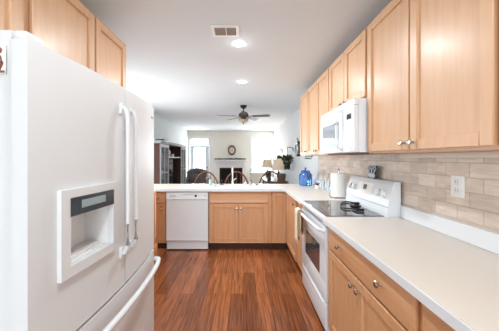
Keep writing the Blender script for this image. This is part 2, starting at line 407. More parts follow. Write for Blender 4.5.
cabinet(P, -.515, .414, .565, ZB0, ZB1, [('drawer', -.50, .355, .705, .845, []), ('door', -.50, -.078, .115, .69, [(-.10, .62)]), ('door', -.070, .355, .115, .69, [(-.04, .62)])],
        'maple sink base cabinet with false drawer front, right of dishwasher', True, 'maple_shaded')
cabinet(P, -1.298, -1.137, .565, ZB0, ZB1, [('drawer', -1.285, -1.155, .705, .845, [(-1.245, .775)]), ('door', -1.285, -1.155, .115, .69, [(-1.20, .62)])],
        'narrow maple cabinet with one drawer, left of the dishwasher', True, 'maple_shaded')
LF = FL(-1.30)
cabinet(LF, 2.72, 3.64, .27, ZB0, ZB1, [('door', 2.74, 3.62, .115, .855, [(2.79, .8)])], 'maple base cabinet side seen just past the refrigerator edge', True, 'maple_shaded')

# ------------------------------------------------------------------ worktops
CZ0, CZ1, CE = .873, .914, .603
b = MB()
b.box((CE, -.25, CZ0), (WR-.009, 1.868, CZ1), .006, 2)
t = thing('countertop', 'pale speckled countertop in the right foreground with white edge', 'countertop', ((CE+WR)/2, .8, CZ0))
b.build('slab', M['counter'], t)
MB().box((CE-.004, -.25, CZ0-.002), (CE+.0, 1.868, CZ1-.004), .0015, 1).build('edge_band', M['counter_edge'], t)
MB().box((WR-.028, -.25, CZ1+.0003), (WR-.0095, 1.868, 1.008), .003, 1).build('backsplash_lip', M['counter_edge'], t)
t = thing('countertop', 'L-shaped pale countertop of the peninsula and the corner past the range', 'countertop', (0, 3.9, CZ0))
b = MB(); PY0, PY1, PX0 = 3.65, 4.32, -1.60
SX0, SX1, SY0_, SY1_ = -.46, .32, 3.74, 4.05   # sink opening
b.box((PX0, PY0, CZ0), (SX0, PY1, CZ1)).box((SX1, PY0, CZ0), (WR-.009, PY1, CZ1)).box((SX0, PY0, CZ0), (SX1, SY0_, CZ1)).box((SX0, SY1_, CZ0), (SX1, PY1, CZ1))
b.box((CE, 2.635, CZ0), (WR-.009, PY0, CZ1))
b.build('slab', M['counter'], t)
b = MB(); b.box((PX0, PY0-.004, CZ0-.002), (CE-.004, PY0, CZ1-.003), .001, 1); b.box((CE-.004, 2.635, CZ0-.002), (CE, PY0, CZ1-.003), .001, 1)
b.build('edge_band', M['counter_edge'], t)
MB().box((WR-.028, 2.635, CZ1+.0003), (WR-.0095, PY1, 1.008), .003, 1).build('backsplash_lip', M['counter_edge'], t)
# peninsula back panel
b = MB(); b.box((PX0+.02, 4.268, 0), (WR-.001, 4.29, CZ0-.001)); single(b, 'back_panel', M['maple_shaded'], 'maple panel closing the living-room side of the peninsula', 'panel')

# ------------------------------------------------------------------ refrigerator
FY0, FY1, FZ = .72, 1.735, 1.705
fc, fh = (FY0+FY1)/2, (FY1-FY0)/2
def bow(y): return -.622+.036*(1-((y-fc)/fh)**2)
def bow_slab(mb, y0, y1, z0, z1, xin, n=None, r=0.0):
    n = n or max(2, int((y1-y0)/.03))
    ys = [y0+(y1-y0)*i/n for i in range(n+1)]
    fr = [(bow(y), y) for y in ys]
    prof = [(xin, y0)]+fr+[(xin, y1)]
    prof2 = [(p[0], p[1]) for p in prof]
    A = [mb.bm.verts.new((p[0], p[1], z0)) for p in prof2]; Bv = [mb.bm.verts.new((p[0], p[1], z1)) for p in prof2]
    k = len(prof2)
    for i in range(k):
        f = mb.bm.faces.new((A[i], A[(i+1) % k], Bv[(i+1) % k], Bv[i]))
        if 1 <= i < k-2: f.smooth = True
    mb.bm.faces.new(A); mb.bm.faces.new(Bv)
    return mb
t = thing('refrigerator', 'large white french-door refrigerator with dispenser at left foreground', 'refrigerator', (-1.05, fc, 0))
b = MB(); b.box((-1.50, FY0+.012, .03), (-.716, FY1-.012, FZ+.03), .006)
b.box((-.716, FY0+.012, .03), (-.679, FY0+.045, FZ+.03)).box((-.716, FY1-.045, .03), (-.679, FY1-.012, FZ+.03)).box((-.716, FY0+.045, .03), (-.679, FY1-.045, .06)).box((-.716, FY0+.045, FZ-.03), (-.679, FY1-.045, FZ+.03))
b.build('body', M['fridge'], t)
b = MB(); b.box((-.6785, FY0+.02, .05), (-.669, FY0+.04, FZ-.01)).box((-.6785, FY1-.04, .05), (-.669, FY1-.02, FZ-.01)).box((-.6785, FY0+.04, .72), (-.669, FY1-.04, .75)).box((-.6785, FY0+.04, FZ-.03), (-.669, FY1-.04, FZ-.01))
b.build('gasket', M['gasket'], t)
HY0, HY1, HZ0, HZ1 = .855, 1.105, .985, 1.225
mid = 1.237
b = MB()
bow_slab(b, FY0, HY0, .742, FZ, -.668); bow_slab(b, HY1, mid-.003, .742, FZ, -.668)
bow_slab(b, HY0, HY1, HZ1, FZ, -.668, 8); bow_slab(b, HY0, HY1, .742, HZ0, -.668, 8)
door_n = b.build('door', M['fridge'], t)
b = MB(); bow_slab(b, mid+.003, FY1, .742, FZ, -.668)
door_f = b.build('door', M['fridge'], t)
b = MB(); bow_slab(b, FY0, FY1, .09, .728, -.668)
fz = b.build('freezer_drawer', M['fridge'], t)
MB().box((-.70, FY0+.03, .02), (-.65, FY1-.03, .085)).build('kick_grille', M['appliance_grey'], t)
b = MB(); b.box((-.668, FY0+.003, FZ+.001), (-.628, FY0+.07, FZ+.026), .008); b.build('hinge_cover', M['fridge'], t)
b = MB(); b.box((-.668, FY1-.07, FZ+.001), (-.632, FY1-.003, FZ+.026), .008); b.build('hinge_cover', M['fridge'], t)
def vhandle(y, parent):
    b = MB(); x = bow(y)
    z0, z1 = .905, 1.60
    pts = [(x+.004, y, z0), (x+.022, y, z0+.004), (x+.034, y, z0+.04)]+[(x+.036, y, z0+.04+(z1-z0-.08)*i/6) for i in range(1, 6)]+[(x+.034, y, z1-.04), (x+.022, y, z1-.004), (x+.004, y, z1)]
    b.tube(pts, .0105, 10)
    b.box((x-.002, y-.014, z0-.02), (x+.012, y+.014, z0+.03), .004).box((x-.002, y-.014, z1-.03), (x+.012, y+.014, z1+.02), .004)
    b.build('handle', M['fridge'], parent)
vhandle(mid-.045, door_n); vhandle(mid+.045, door_f)
b = MB(); pts = []
for i in range(17):
    s_ = i/16; y = .765+(1.700-.765)*s_
    k = 1-(2*s_-1)**2
    pts.append((-.578+.046*k**.7, y, .675))
pts = [(-.605, .760, .675)]+pts+[(-.605, 1.706, .675)]
b.tube(pts, .0145, 10)
b.build('handle', M['fridge'], fz)
# dispenser
dx = -.578
b = MB()
oy0, oy1, oz0, oz1 = .818, 1.145, .950, 1.252
def slx(y, o=0): return bow(y)+.014+o
q = .0025
for (a0, a1, c0, c1) in ((oy0, HY0+q, oz0, oz1), (HY1-q, oy1, oz0, oz1), (HY0+q, HY1-q, HZ1-q, oz1), (HY0+q, HY1-q, oz0, HZ0+q)):
    prof = [(-.64, a0), (slx(a0), a0), (slx((a0+a1)/2), (a0+a1)/2), (slx(a1), a1), (-.64, a1)]
    b.prism(prof, c0, c1, 'z')
disp = b.build('dispenser', M['fridge'], door_n)
b = MB()
b.box((-.708, HY0-.002, HZ0-.002), (-.700, HY1+.002, HZ1+.002)).box((-.70, HY0-.0015, HZ0), (-.615, HY0+.004, HZ1)).box((-.70, HY1-.004, HZ0), (-.60, HY1+.0015, HZ1)).box((-.70, HY0, HZ0-.0015), (-.612, HY1, HZ0+.006)).box((-.70, HY0, 1.152), (-.615, HY1, HZ1))
b.build('cavity', M['cavity'], door_n)
b = MB(); b.prism([(-.615, HY0+.0), (slx(HY0, .002), HY0), (slx(.98, .002), .98), (slx(HY1, .002), HY1), (-.615, HY1)], 1.158, 1.222, 'z')
b.build('control_panel', M['panel_dark'], door_n)
b = MB(); b.prism([(-.60, .905), (slx(.905, .004), .905), (slx(1.04, .004), 1.04), (-.59, 1.04)], 1.180, 1.208, 'z'); b.build('display', M['lcd'], door_n)
b = MB(); b.box((-.695, .905, 1.03), (-.675, .93, 1.12), .004).box((-.70, .90, 1.12), (-.66, .935, 1.150), .004); b.build('paddle', M['vent_grey'], door_n)
b = MB(); b.box((-.698, HY0+.015, HZ0+.007), (-.625, HY1-.015, HZ0+.013), .002)
b.build('drip_tray', M['plate_white'], door_n)
b = MB(); b.box((bow(1.66)-.002, 1.655, 1.625), (bow(1.66)+.003, 1.695, 1.638), .001, 1); b.build('badge', M['vent_grey'], door_f)
# magnet on the near side panel
b = MB(); yy = FY0+.011
t = thing('fridge_magnet', 'brown and white picture magnet on the near side of the refrigerator', 'magnet', (-.71, yy, 1.605))
MB().box((-.735, yy-.004, 1.605), (-.692, yy-.0005, 1.69), .001, 1).build('card', M['plate_white'], t)
b = MB(); b.tube([(-.709, yy-.006, 1.612), (-.700, yy-.006, 1.635), (-.706, yy-.006, 1.655), (-.721, yy-.006, 1.668)], [.004, .007, .008, .005], 8, .3)
b.ball((-.711, yy-.006, 1.673), .010, (1, .3, 1), 2); b.box((-.730, yy-.0065, 1.608), (-.694, yy-.0042, 1.614))
b.build('figure', M['magnet_brown'], t)

# ------------------------------------------------------------------ dishwasher
DWX0, DWX1 = -1.134, -.518
t = thing('dishwasher', 'white dishwasher built into the peninsula', 'dishwasher', ((DWX0+DWX1)/2, 3.95, 0))
D = FP(3.70)
MB(D).box((DWX0+.002, -.55, .10), (DWX1-.002, -.001, .868)).build('body', M['appliance_grey'], t)
dr = MB(D).box((DWX0+.004, 0, .155), (DWX1-.004, .03, .755), .006).build('door', M['appliance'], t)
b = MB(D); b.box((DWX0+.004, 0, .758), (DWX1-.004, .036, .858), .006)
cp = b.build('control_panel', M['appliance'], t)
MB(D).box((-.90, .034, .822), (-.74, .041, .832), .002, 1).build('latch_handle', M['appliance_grey'], cp)
MB(D).box((DWX0+.05, .034, .79), (DWX0+.14, .0375, .815), .002, 1).build('label_plate', M['appliance_grey'], cp)
b = MB(D); b.lathe((-.70, .036, .805), [(.018, 0), (.018, .002)], 'y', 16); b.build('button', M['black'], cp)
b = MB(D); b.box((-.57, .036, .795), (-.55, .038, .825)); b.build('badge', M['appliance_grey'], cp)
MB(D).box((DWX0+.006, -.03, .02), (DWX1-.006, .012, .150), .004).build('kick_plate', M['appliance'], t)

# ------------------------------------------------------------------ range
RY0, RY1 = 1.873, 2.632
t = thing('range', 'white electric range with black glass cooktop along the right run', 'stove', (.9, (RY0+RY1)/2, 0))
MB().box((.645, RY0+.003, .03), (1.17, RY1-.003, .880), .004).build('body', M['appliance'], t)
MB().box((.66, RY0+.02, 0), (1.15, RY1-.02, .0295)).build('plinth', M['toe'], t)
b = MB(); b.box((.60, RY0, .881), (1.10, RY1, .912), .008, 3); b.build('cooktop_frame', M['appliance'], t)
ct = MB().box((.632, RY0+.035, .9125), (1.075, RY1-.035, .918), .002, 1).build('cooktop_glass', M['black_glass'], t)
for (cx, cy, r) in ((.76, 2.06, .10), (.76, 2.43, .08), (.97, 2.06, .08), (.97, 2.43, .10)):
    for rr in (r, r*.6):
        MB().tube([(cx+rr*math.cos(a*PI/16), cy+rr*math.sin(a*PI/16), .9183) for a in range(32)], .0018, 4, .3, True).build('burner_ring', M['vent_grey'], ct)
RF = FR(.645)
od = MB(RF)
wy0, wy1, wz0, wz1 = 2.02, 2.50, .42, .66
od.box((RY0+.004, .001, .275), (RY1-.004, .030, wz0), .004).box((RY0+.004, .001, wz1), (RY1-.004, .030, .835), .004)
od.box((RY0+.004, .001, wz0-.003), (wy0, .030, wz1+.003)).box((wy1, .001, wz0-.003), (RY1-.004, .030, wz1+.003))
od = od.build('oven_door', M['appliance'], t)
MB(RF).box((wy0-.002, .002, wz0-.002), (wy1+.002, .0275, wz1+.002)).build('window', M['oven_glass'], od)
hb = MB()
pts = [(.615, RY0+.035, .80), (.575, RY0+.045, .815)]+[(.566-.008*math.sin(PI*i/8), RY0+.06+(RY1-RY0-.12)*i/8, .822) for i in range(9)]+[(.575, RY1-.045, .815), (.615, RY1-.035, .80)]
hb.tube(pts, .014, 10); hb.build('handle', M['appliance'], od)
MB(RF).box((RY0+.004, .001, .842), (RY1-.004, .026, .879), .004).build('vent_strip', M['appliance'], t)
b = MB(RF)
for i in range(14): b.box((RY0+.10+i*.042, .0255, .852), (RY0+.125+i*.042, .0268, .868))
b.build('vent_slots', M['gasket'], t)
dw = MB(RF).box((RY0+.004, .001, .055), (RY1-.004, .028, .262), .006).build('storage_drawer', M['appliance'], t)
b = MB(RF).box((RY0+.06, .026, .235), (RY1-.06, .036, .252), .004); b.build('lip', M['appliance'], dw)
# backguard
prof = [(1.075, .913), (1.085, .985), (1.078, .992), (1.122, 1.166), (1.135, 1.178), (1.178, 1.178), (1.178, .881), (1.101, .881), (1.101, .913)]
b = MB(); b.prism(prof, RY0, RY1, 'y'); bgd = b.build('backguard', M['appliance'], t)
ang = math.atan2(.044, .174)
def on_face(h, off=0):      # point on the slanted face, h in 0..1
    return (1.078+.044*h-off*math.cos(ang), .992+.174*h+off*math.sin(ang))
def face_disc(y, h, r, th, name, m, seg=20):
    c0 = on_face(h); n = Vector((-math.cos(ang), 0, math.sin(ang)))
    q = n.to_track_quat('Z', 'Y').to_matrix().to_4x4()
    b = MB(Matrix.Translation((c0[0], y, c0[1])) @ q)
    b.lathe((0, 0, 0), [(r, 0.0005), (r, th*.25), (r*.82, th*.3), (r*.78, th), (r*.5, th*1.03)], 'z', seg)
    return b.build(name, m, bgd)
for y in (RY0+.075, RY0+.165, RY1-.165, RY1-.075):
    k = face_disc(y, .52, .029, .024, 'knob', M['plate_white'])
    face_disc(y, .52, .034, .003, 'knob_ring', M['appliance_grey'])
def face_box(y0, y1, h0, h1, th, name, m):
    a, c = on_face(h0), on_face(h1); a2, c2 = on_face(h0, th), on_face(h1, th)
    b = MB(); b.prism([a, a2, c2, c], y0, y1, 'y'); return b.build(name, m, bgd)
face_box(2.14, 2.40, .25, .85, .002, 'control_pad', M['plate_white'])
face_box(2.24, 2.30, .50, .75, .003, 'display', M['black_glass'])
# ------------------------------------------------------------------ towel on the oven handle
hx, hz = .560, .822
t = thing('dish_towel', 'tan and olive dish towel hanging from the far end of oven handle', 'towel', (hx, 2.53, .5))
def towel(y0, y1, za, zb, thick, name, m, ox):
    b = MB(); ny = 10
    rows = []
    path = [(hx-.0165-ox, za)]+[(hx-.0165-ox, za+(hz-za)*i/6) for i in range(1, 7)]
    for i in range(1, 6):
        a = PI-PI*i/5; path.append((hx+(.0165+ox)*math.cos(a), hz+(.0165+ox)*math.sin(a)))
    path += [(hx+.0165+ox, hz-(hz-zb)*i/5) for i in range(1, 6)]
    for k in range(ny+1):
        y = y0+(y1-y0)*k/ny; wv = .004*math.sin(k*1.9)
        rows.append([b.bm.verts.new((x+(wv if (z < hz-.02 and x < hx) else 0)*min(1, (hz-z)*6), y+(.012*(k/ny-.5)*(1-(hz-z)*1.5)), z)) for x, z in path])
    for k in range(ny):
        for i in range(len(path)-1):
            f = b.bm.faces.new((rows[k][i], rows[k][i+1], rows[k+1][i+1], rows[k+1][i])); f.smooth = True
    o = b.build(name, m, t); md = o.modifiers.new('s', 'SOLIDIFY'); md.thickness = thick; md.offset = 0
    return o
towel(2.47, 2.575, .50, .60, .004, 'cloth', M['towel'], .012)
towel(2.42, 2.50, .56, .64, .004, 'fold', M['towel2'], .004)

# ------------------------------------------------------------------ microwave
MX, MY0, MY1, MZ0, MZ1 = .80, 1.812, 2.594, 1.390, 1.795
t = thing('microwave', 'white over-the-range microwave under the short cabinet', 'microwave', (1.0, 2.2, MZ0))
MB().box((MX+.035, MY0, MZ0+.012), (WR-.010, MY1, MZ1), .004).build('body', M['appliance'], t)
MF = FR(MX+.034)
b = MB(MF)
dy0 = MY0+.19   # the door is the far part; controls are nearest the camera
wy0, wy1, wz0, wz1 = dy0+.09, MY1-.06, 1.46, 1.665
b.box((dy0, 0, 1.405), (MY1, .034, wz0), .004).box((dy0, 0, wz1), (MY1, .034, 1.745), .004).box((dy0, 0, wz0-.003), (wy0, .034, wz1+.003)).box((wy1, 0, wz0-.003), (MY1, .034, wz1+.003))
md_ = b.build('door', M['appliance'], t)
MB(MF).box((wy0-.002, .001, wz0-.002), (wy1+.002, .031, wz1+.002)).build('window', M['mw_glass'], md_)
b = MB(); hy = dy0+.035
b.tube([(MX, hy, 1.43), (MX-.03, hy, 1.445)]+[(MX-.036-.008*math.sin(PI*i/8), hy, 1.46+.26*i/8) for i in range(9)]+[(MX-.03, hy, 1.73), (MX, hy, 1.742)], .011, 8)
b.build('handle', M['appliance'], md_)
cpn = MB(MF).box((MY0, 0, 1.405), (dy0-.003, .034, 1.745), .004).build('control_panel', M['appliance'], t)
MB(MF).box((MY0+.045, .034, 1.655), (MY0+.125, .0355, 1.695)).build('display', M['panel_dark'], cpn)
b = MB(MF)
for r_ in range(5):
    for c_ in range(3): b.box((MY0+.035+c_*.042, .034, 1.455+r_*.036), (MY0+.068+c_*.042, .035, 1.480+r_*.036), .001, 1)
b.build('button_pad', M['plate_white'], cpn)
b = MB(MF); b.box((MY0, 0, 1.748), (MY1, .030, MZ1), .004)
vg = b.build('vent_grille', M['appliance'], t)
b = MB(MF)
for i in range(3): b.box((MY0+.04, .0295, 1.757+i*.011), (MY1-.04, .0308, 1.761+i*.011))
b.build('louvre', M['appliance_grey'], vg)
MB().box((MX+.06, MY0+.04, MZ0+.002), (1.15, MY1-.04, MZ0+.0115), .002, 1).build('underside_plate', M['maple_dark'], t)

# ------------------------------------------------------------------ under cabinet light, outlet
b = MB(); b.box((1.12, .55, 1.361), (1.165, 1.79, 1.3915), .006); single(b, 'under_cabinet_light', M['light_bar'], 'slim white light bar fixed under the near wall cabinets', 'light')
t = thing('power_outlet', 'white double power outlet on the tiled backsplash', 'outlet', (WR-.01, 1.403, 1.145))
wf = FR(WR-.0083) @ Matrix.Translation((-.015, 0, 0))
MB(wf).box((1.360, 0, 1.142), (1.446, .006, 1.262), .002, 2).build('plate', M['plate_white'], t)
for z in (1.178, 1.226):
    s_ = MB(wf).box((1.386, .006, z-.017), (1.420, .0085, z+.017), .003).build('socket', M['appliance'], t)
    b = MB(wf); b.box((1.394, .0085, z-.004), (1.3965, .009, z+.008)).box((1.409, .0085, z-.004), (1.4115, .009, z+.008)); b.build('slot', M['gasket'], s_)

# ------------------------------------------------------------------ things on the right worktop and range
# scrolled dish standing on the backguard
zz = 1.1785
t = thing('scrolled_ornament', 'grey and black scrolled ceramic ornament standing on the range backguard', 'ornament', (1.15, 2.23, zz))
OX = 1.150
b = MB(FR(OX)); b.box((2.160, -.012, zz), (2.302, .0, zz+.090), .006)
for uu in (2.180, 2.231, 2.282): b.ball((uu, -.006, zz+.092), .024, (1, .3, 1.05))
b.build('back_plate', M['black'], t)
b = MB(FR(OX))
for i, uu in enumerate((2.180, 2.231, 2.282)):
    dz = .008 if i == 1 else 0
    b.tube([(uu+.018*math.cos(a), .006, zz+.090+dz+.018*math.sin(a)) for a in [2*PI*k/14 for k in range(14)]], .0045, 6, 1, True)
    b.tube([(2.231+(uu-2.231)*.35, .008, zz+.02), (2.231+(uu-2.231)*.8, .008, zz+.05), (uu, .006, zz+.072+dz)], .006, 6)
b.ball((2.231, .006, zz+.026), .026, (2.3, .35, .95))
b.build('scroll', M['ceramic'], t)
# black looped thing on the cooktop
t = thing('tongs', 'black looped utensil lying on the glass cooktop', 'utensil', (.82, 2.0, .919))
zt = .9275
def cpt(px, py, z=zt):     # photo position -> place on the cooktop
    Y = 250*(CAMH-z)/(py-158); return ((px-243.5)*Y/250, Y, z)
lp = [cpt(*p) for p in ((352, 202.2), (347, 201.8), (343, 202.2), (340.6, 204), (341, 206.5), (344, 208.4), (348, 208.6), (353, 208.8))]
MB().tube(lp, .0065, 8).build('wire_loop', M['black'], t)
b = MB(); b.tube([cpt(351, 202.5, .931), cpt(356, 203.5, .934), cpt(360, 203.6, .934), cpt(364, 203.8, .93)], [.010, .018, .019, .010], 8, .8); b.build('jaw', M['black'], t)
b = MB(); b.tube([cpt(350, 204, .9275), cpt(355, 206, .931), cpt(361, 206.5, .933)], [.006, .014, .013], 8, .8); b.build('jaw', M['black'], t)
b = MB(); b.tube([cpt(352, 208.8, .928), cpt(357, 209.8, .930), cpt(364, 210, .931)], [.008, .014, .0145], 8, .8); b.build('jaw', M['black'], t)
# paper towel holder
pc = (1.065, 2.80)
z0 = CZ1+.0005
t = thing('paper_towel_holder', 'chrome paper towel holder on the counter beyond the range', 'holder', (pc[0], pc[1], z0))
MB().lathe((pc[0], pc[1], z0), [(.095, 0), (.095, .006), (.088, .012), (.01, .014)], 'z', 28).build('base', M['chrome'], t)
MB().lathe((pc[0], pc[1], z0+.0141), [(.006, 0), (.006, .285), (.012, .288), (.016, .300), (.010, .312), (.002, .315)], 'z', 14).build('post', M['chrome'], t)
b = MB(); ax = pc[0]-.092; b.tube([(ax, pc[1]+.02, z0+.010), (ax, pc[1]+.02, z0+.16), (ax, pc[1]+.025, z0+.23), (ax+.004, pc[1]+.04, z0+.16), (ax+.004, pc[1]+.05, z0+.010)], .003, 6); b.build('tension_arm', M['chrome'], t)
b = MB(); b.lathe((pc[0], pc[1], z0+.016), [(.022, 0), (.082, 0), (.083, .004), (.083, .252), (.082, .256), (.022, .256), (.022, 0)], 'z', 36)
t2 = b.build('paper_towel_roll', M['paper'], base=(pc[0], pc[1], z0+.016)); tag(t2, 'white paper towel roll on the chrome holder', 'paper towel')
# blue jar
jx, jy = 1.0, 4.03
t = thing('glass_jar', 'blue ribbed glass jar with knobbed lid in the counter corner', 'jar', (jx, jy, z0))
b = MB(); SEG = 40
prof = [(.07, 0), (.095, .006), (.104, .03), (.106, .10), (.104, .17), (.092, .200), (.074, .212), (.072, .225)]
rings = []
for r, h in prof:
    rings.append([b.bm.verts.new((jx+(r*(1+(.02 if (k % 4 < 2 and .02 < h < .19) else -.01)))*math.cos(2*PI*k/SEG), jy+(r*(1+(.02 if (k % 4 < 2 and .02 < h < .19) else -.01)))*math.sin(2*PI*k/SEG), z0+h)) for k in range(SEG)])
for i in range(len(prof)-1):
    for k in range(SEG):
        f = b.bm.faces.new((rings[i][k], rings[i][(k+1) % SEG], rings[i+1][(k+1) % SEG], rings[i+1][k])); f.smooth = True
b.bm.faces.new(rings[0]); b.bm.faces.new(rings[-1])
b.build('body', M['blue_glass'], t)
b = MB(); b.lathe((jx, jy, z0+.2255), [(.078, 0), (.080, .006), (.060, .022), (.020, .030), (.010, .036), (.018, .048), (.020, .058), (.012, .068), (.002, .070)], 'z', 28); b.build('lid', M['blue_glass'], t)
# small things beside the jar
b = MB(); b.lathe((1.07, 3.62, z0), [(.028, 0), (.033, .004), (.036, .05), (.034, .054), (.03, .05), (.026, .01)], 'z', 20)
t = thing('small_pot', 'small white pot with green sprigs beside the blue jar', 'plant pot', (1.07, 3.62, z0))
b.build('pot', M['plate_white'], t)
b = MB()
for k in range(9):
    a = k*2.4; b.tube([(1.07, 3.62, z0+.03), (1.07+.02*math.cos(a), 3.62+.02*math.sin(a), z0+.07), (1.07+.038*math.cos(a), 3.62+.038*math.sin(a), z0+.085)], [.003, .009, .002], 5, .4)
b.build('leaves', M['leaf'], t)
def bottle(x, y, h, r, label, m='clear_glass'):
    t = thing('glass_bottle', label, 'bottle', (x, y, z0))
    MB().lathe((x, y, z0), [(r*.9, 0), (r, .006), (r, h*.55), (r*.8, h*.66), (r*.35, h*.75), (r*.33, h*.93)], 'z', 20).build('body', M[m], t)
    MB().lathe((x, y, z0+h*.931), [(r*.4, 0), (r*.4, h*.07)], 'z', 14).build('cap', M['appliance_grey'], t)
bottle(1.11, 3.50, .20, .027, 'tall clear glass bottle by the tile wall, nearer the blue jar')
bottle(1.12, 3.30, .24, .028, 'tall clear glass bottle by the tile wall, nearer the paper towels')
# dark hooks below the last wall cabinet
t = thing('hook_rack', 'small dark hook rack under the far wall cabinet above jar', 'rack', (.96, 3.72, 1.36))
MB().box((.95, 3.50, 1.380), (.975, 3.88, 1.3915), .002, 1).build('bar', M['black'], t)
for k in range(4):
    y = 3.545+k*.095
    MB().tube([(.962, y, 1.3805), (.962, y, 1.362), (.955, y, 1.350), (.942, y, 1.350), (.938, y, 1.360)], .006, 6).build('hook', M['black'], t)

# ------------------------------------------------------------------ sink area
t = thing('sink', 'white sink set in the peninsula countertop below the faucet', 'sink', ((SX0+SX1)/2, (SY0_+SY1_)/2, .74))
b = MB(); e = .0015
x0, x1, y0, y1 = SX0+e, SX1-e, SY0_+e, SY1_-e
b.box((x0, y0, .735), (x1, y1, .745)).box((x0, y0, .745), (x0+.012, y1, CZ1)).box((x1-.012, y0, .745), (x1, y1, CZ1)).box((x0+.012, y0, .745), (x1-.012, y0+.012, CZ1)).box((x0+.012, y1-.012, .745), (x1-.012, y1, CZ1))
b.build('basin', M['appliance'], t)
b = MB(); q = .018
b.box((SX0-q, SY0_-q, CZ1+.0003), (SX1+q, SY0_+.010, CZ1+.007), .002, 1).box((SX0-q, SY1_-.010, CZ1+.0003), (SX1+q, SY1_+q, CZ1+.007), .002, 1)
b.box((SX0-q, SY0_+.010, CZ1+.0003), (SX0+.010, SY1_-.010, CZ1+.007), .002, 1).box((SX1-.010, SY0_+.010, CZ1+.0003), (SX1+q, SY1_-.010, CZ1+.007), .002, 1)
b.build('rim', M['appliance'], t)
# the sink body must clear the cabinet: open the sink base there
fx, fy = -.18, 4.12
t = thing('faucet', 'white tall faucet rising behind the sink', 'faucet', (fx, fy, z0))
MB().lathe((fx, fy, z0), [(.028, 0), (.028, .008), (.020, .014), (.017, .03), (.016, .06)], 'z', 20).build('base', M['trim'], t)
MB().tube([(fx, fy, z0+.06), (fx, fy, z0+.22), (fx, fy-.012, z0+.258), (fx, fy-.04, z0+.276), (fx, fy-.075, z0+.270), (fx, fy-.10, z0+.245), (fx, fy-.105, z0+.215)], .0115, 12).build('spout', M['trim'], t)
MB().tube([(fx+.014, fy, z0+.075), (fx+.03, fy-.004, z0+.092), (fx+.065, fy-.02, z0+.112)], [.010, .009, .007], 10).build('lever', M['chrome'], t)
t = thing('soap_dispenser', 'aqua liquid soap bottle on the peninsula left of faucet', 'soap dispenser', (-.545, 4.12, z0))
MB().lathe((-.545, 4.12, z0), [(.024, 0), (.027, .006), (.027, .07), (.020, .088), (.012, .092)], 'z', 20).build('bottle', M['soap'], t)
b = MB(); b.lathe((-.545, 4.12, z0+.0925), [(.013, 0), (.013, .012), (.005, .014), (.005, .035), (.010, .036), (.010, .044)], 'z', 14); b.tube([(-.545, 4.12, z0+.130), (-.575, 4.11, z0+.130)], .005, 8)
b.build('pump', M['gasket'], t)
b = MB(); b.lathe((-.36, 4.14, z0), [(.036, 0), (.036, .006), (.012, .012), (.008, .05), (.014, .055), (.016, .085), (.006, .095)], 'z', 18); single(b, 'candlestick', M['black'], 'small dark candlestick on the peninsula between soap and faucet', 'candlestick')
b = MB(); b.lathe((.03, 4.15, z0), [(.020, 0), (.022, .003), (.022, .032), (.014, .042), (.004, .044)], 'z', 18); single(b, 'side_sprayer', M['trim'], 'short white sink sprayer right of the faucet', 'sprayer')
t = thing('glass_vase', 'clear glass vase with thin green stem at the right of sink', 'vase', (.125, 4.16, z0))
MB().lathe((.125, 4.16, z0), [(.028, 0), (.034, .005), (.036, .075), (.024, .098), (.018, .104), (.018, .125)], 'z', 22).build('body', M['clear_glass'], t)
b = MB(); b.tube([(.125, 4.16, z0+.02), (.122, 4.16, z0+.15), (.119, 4.16, z0+.27)], .003, 6)
for k in range(8):
    zq = z0+.15+k*.016; a = k*2.1
    b.tube([(.121, 4.16, zq), (.121+.018*math.cos(a), 4.16+.018*math.sin(a), zq+.012), (.121+.03*math.cos(a), 4.16+.03*math.sin(a), zq+.03)], [.002, .007, .001], 5, .4)
b.build('stem', M['leaf_light'], t)
b = MB(); b.box((.19, 4.08, z0), (.25, 4.12, z0+.018), .006, 2); single(b, 'scrub_sponge', M['black'], 'small dark scrub sponge on the peninsula right of glass vase', 'sponge')

# ------------------------------------------------------------------ ceiling
def can_light(x, y, label, power):
    t = thing('recessed_light', label, 'ceiling light', (x, y, ZC-.006), 'recessed ceiling lights')
    b = MB(); b.lathe((x, y, ZC-.0003), [(.058, 0), (.082, 0), (.082, -.003), (.060, -.008), (.058, -.004)], 'z', 32); b.build('trim_ring', M['trim'], t)
    MB().lathe((x, y, ZC-.0006), [(.001, 0), (.057, 0), (.057, -.004), (.02, -.007), (.001, -.0075)], 'z', 28).build('bulb', M['bulb'], t)
    l = area('recessed_lamp', (x, y, ZC-.02), (0, 0, 0), .11, .11, power, (.90, .96, 1), 'DISK')
    p = bpy.data.lights.new('recessed_bulb', 'POINT'); p.energy = power*.02; p.shadow_soft_size = .04; p.color = (.95, .97, 1)
    po = bpy.data.objects.new('recessed_bulb', p); COL.objects.link(po); po.location = (x, y, ZC-.06)
    return t
can_light(-.043, 2.35, 'lit round recessed ceiling light beside the air vent', 15)
can_light(-.02, 3.53, 'lit round recessed ceiling light nearer the ceiling fan', 13)
can_light(-.05, .5, 'added recessed ceiling light above the near end of kitchen, out of frame', 8)  # unseen fixture added to light the near kitchen
can_light(-.05, -1.0, 'added recessed ceiling light behind the viewer, out of frame', 6)  # another unseen fixture, added for light from behind
t = thing('ceiling_vent', 'white louvred air vent in the kitchen ceiling', 'vent', (-.145, 2.18, ZC-.01))
vx0, vx1, vy0, vy1 = -.272, -.035, 2.03, 2.215
b = MB(); zt_ = ZC-.0003
b.box((vx0, vy0, zt_-.008), (vx1, vy0+.03, zt_), .002, 1).box((vx0, vy1-.03, zt_-.008), (vx1, vy1, zt_), .002, 1).box((vx0, vy0+.03, zt_-.008), (vx0+.028, vy1-.03, zt_), .002, 1).box((vx1-.028, vy0+.03, zt_-.008), (vx1, vy1-.03, zt_), .002, 1)
b.box((-.151, vy0+.03, zt_-.008), (-.143, vy1-.03, zt_-.001))
b.build('frame', M['trim'], t)
MB().box((vx0+.02, vy0+.02, zt_-.001), (vx1-.02, vy1-.02, zt_)).build('duct', M['vent_dark'], t)
b = MB()
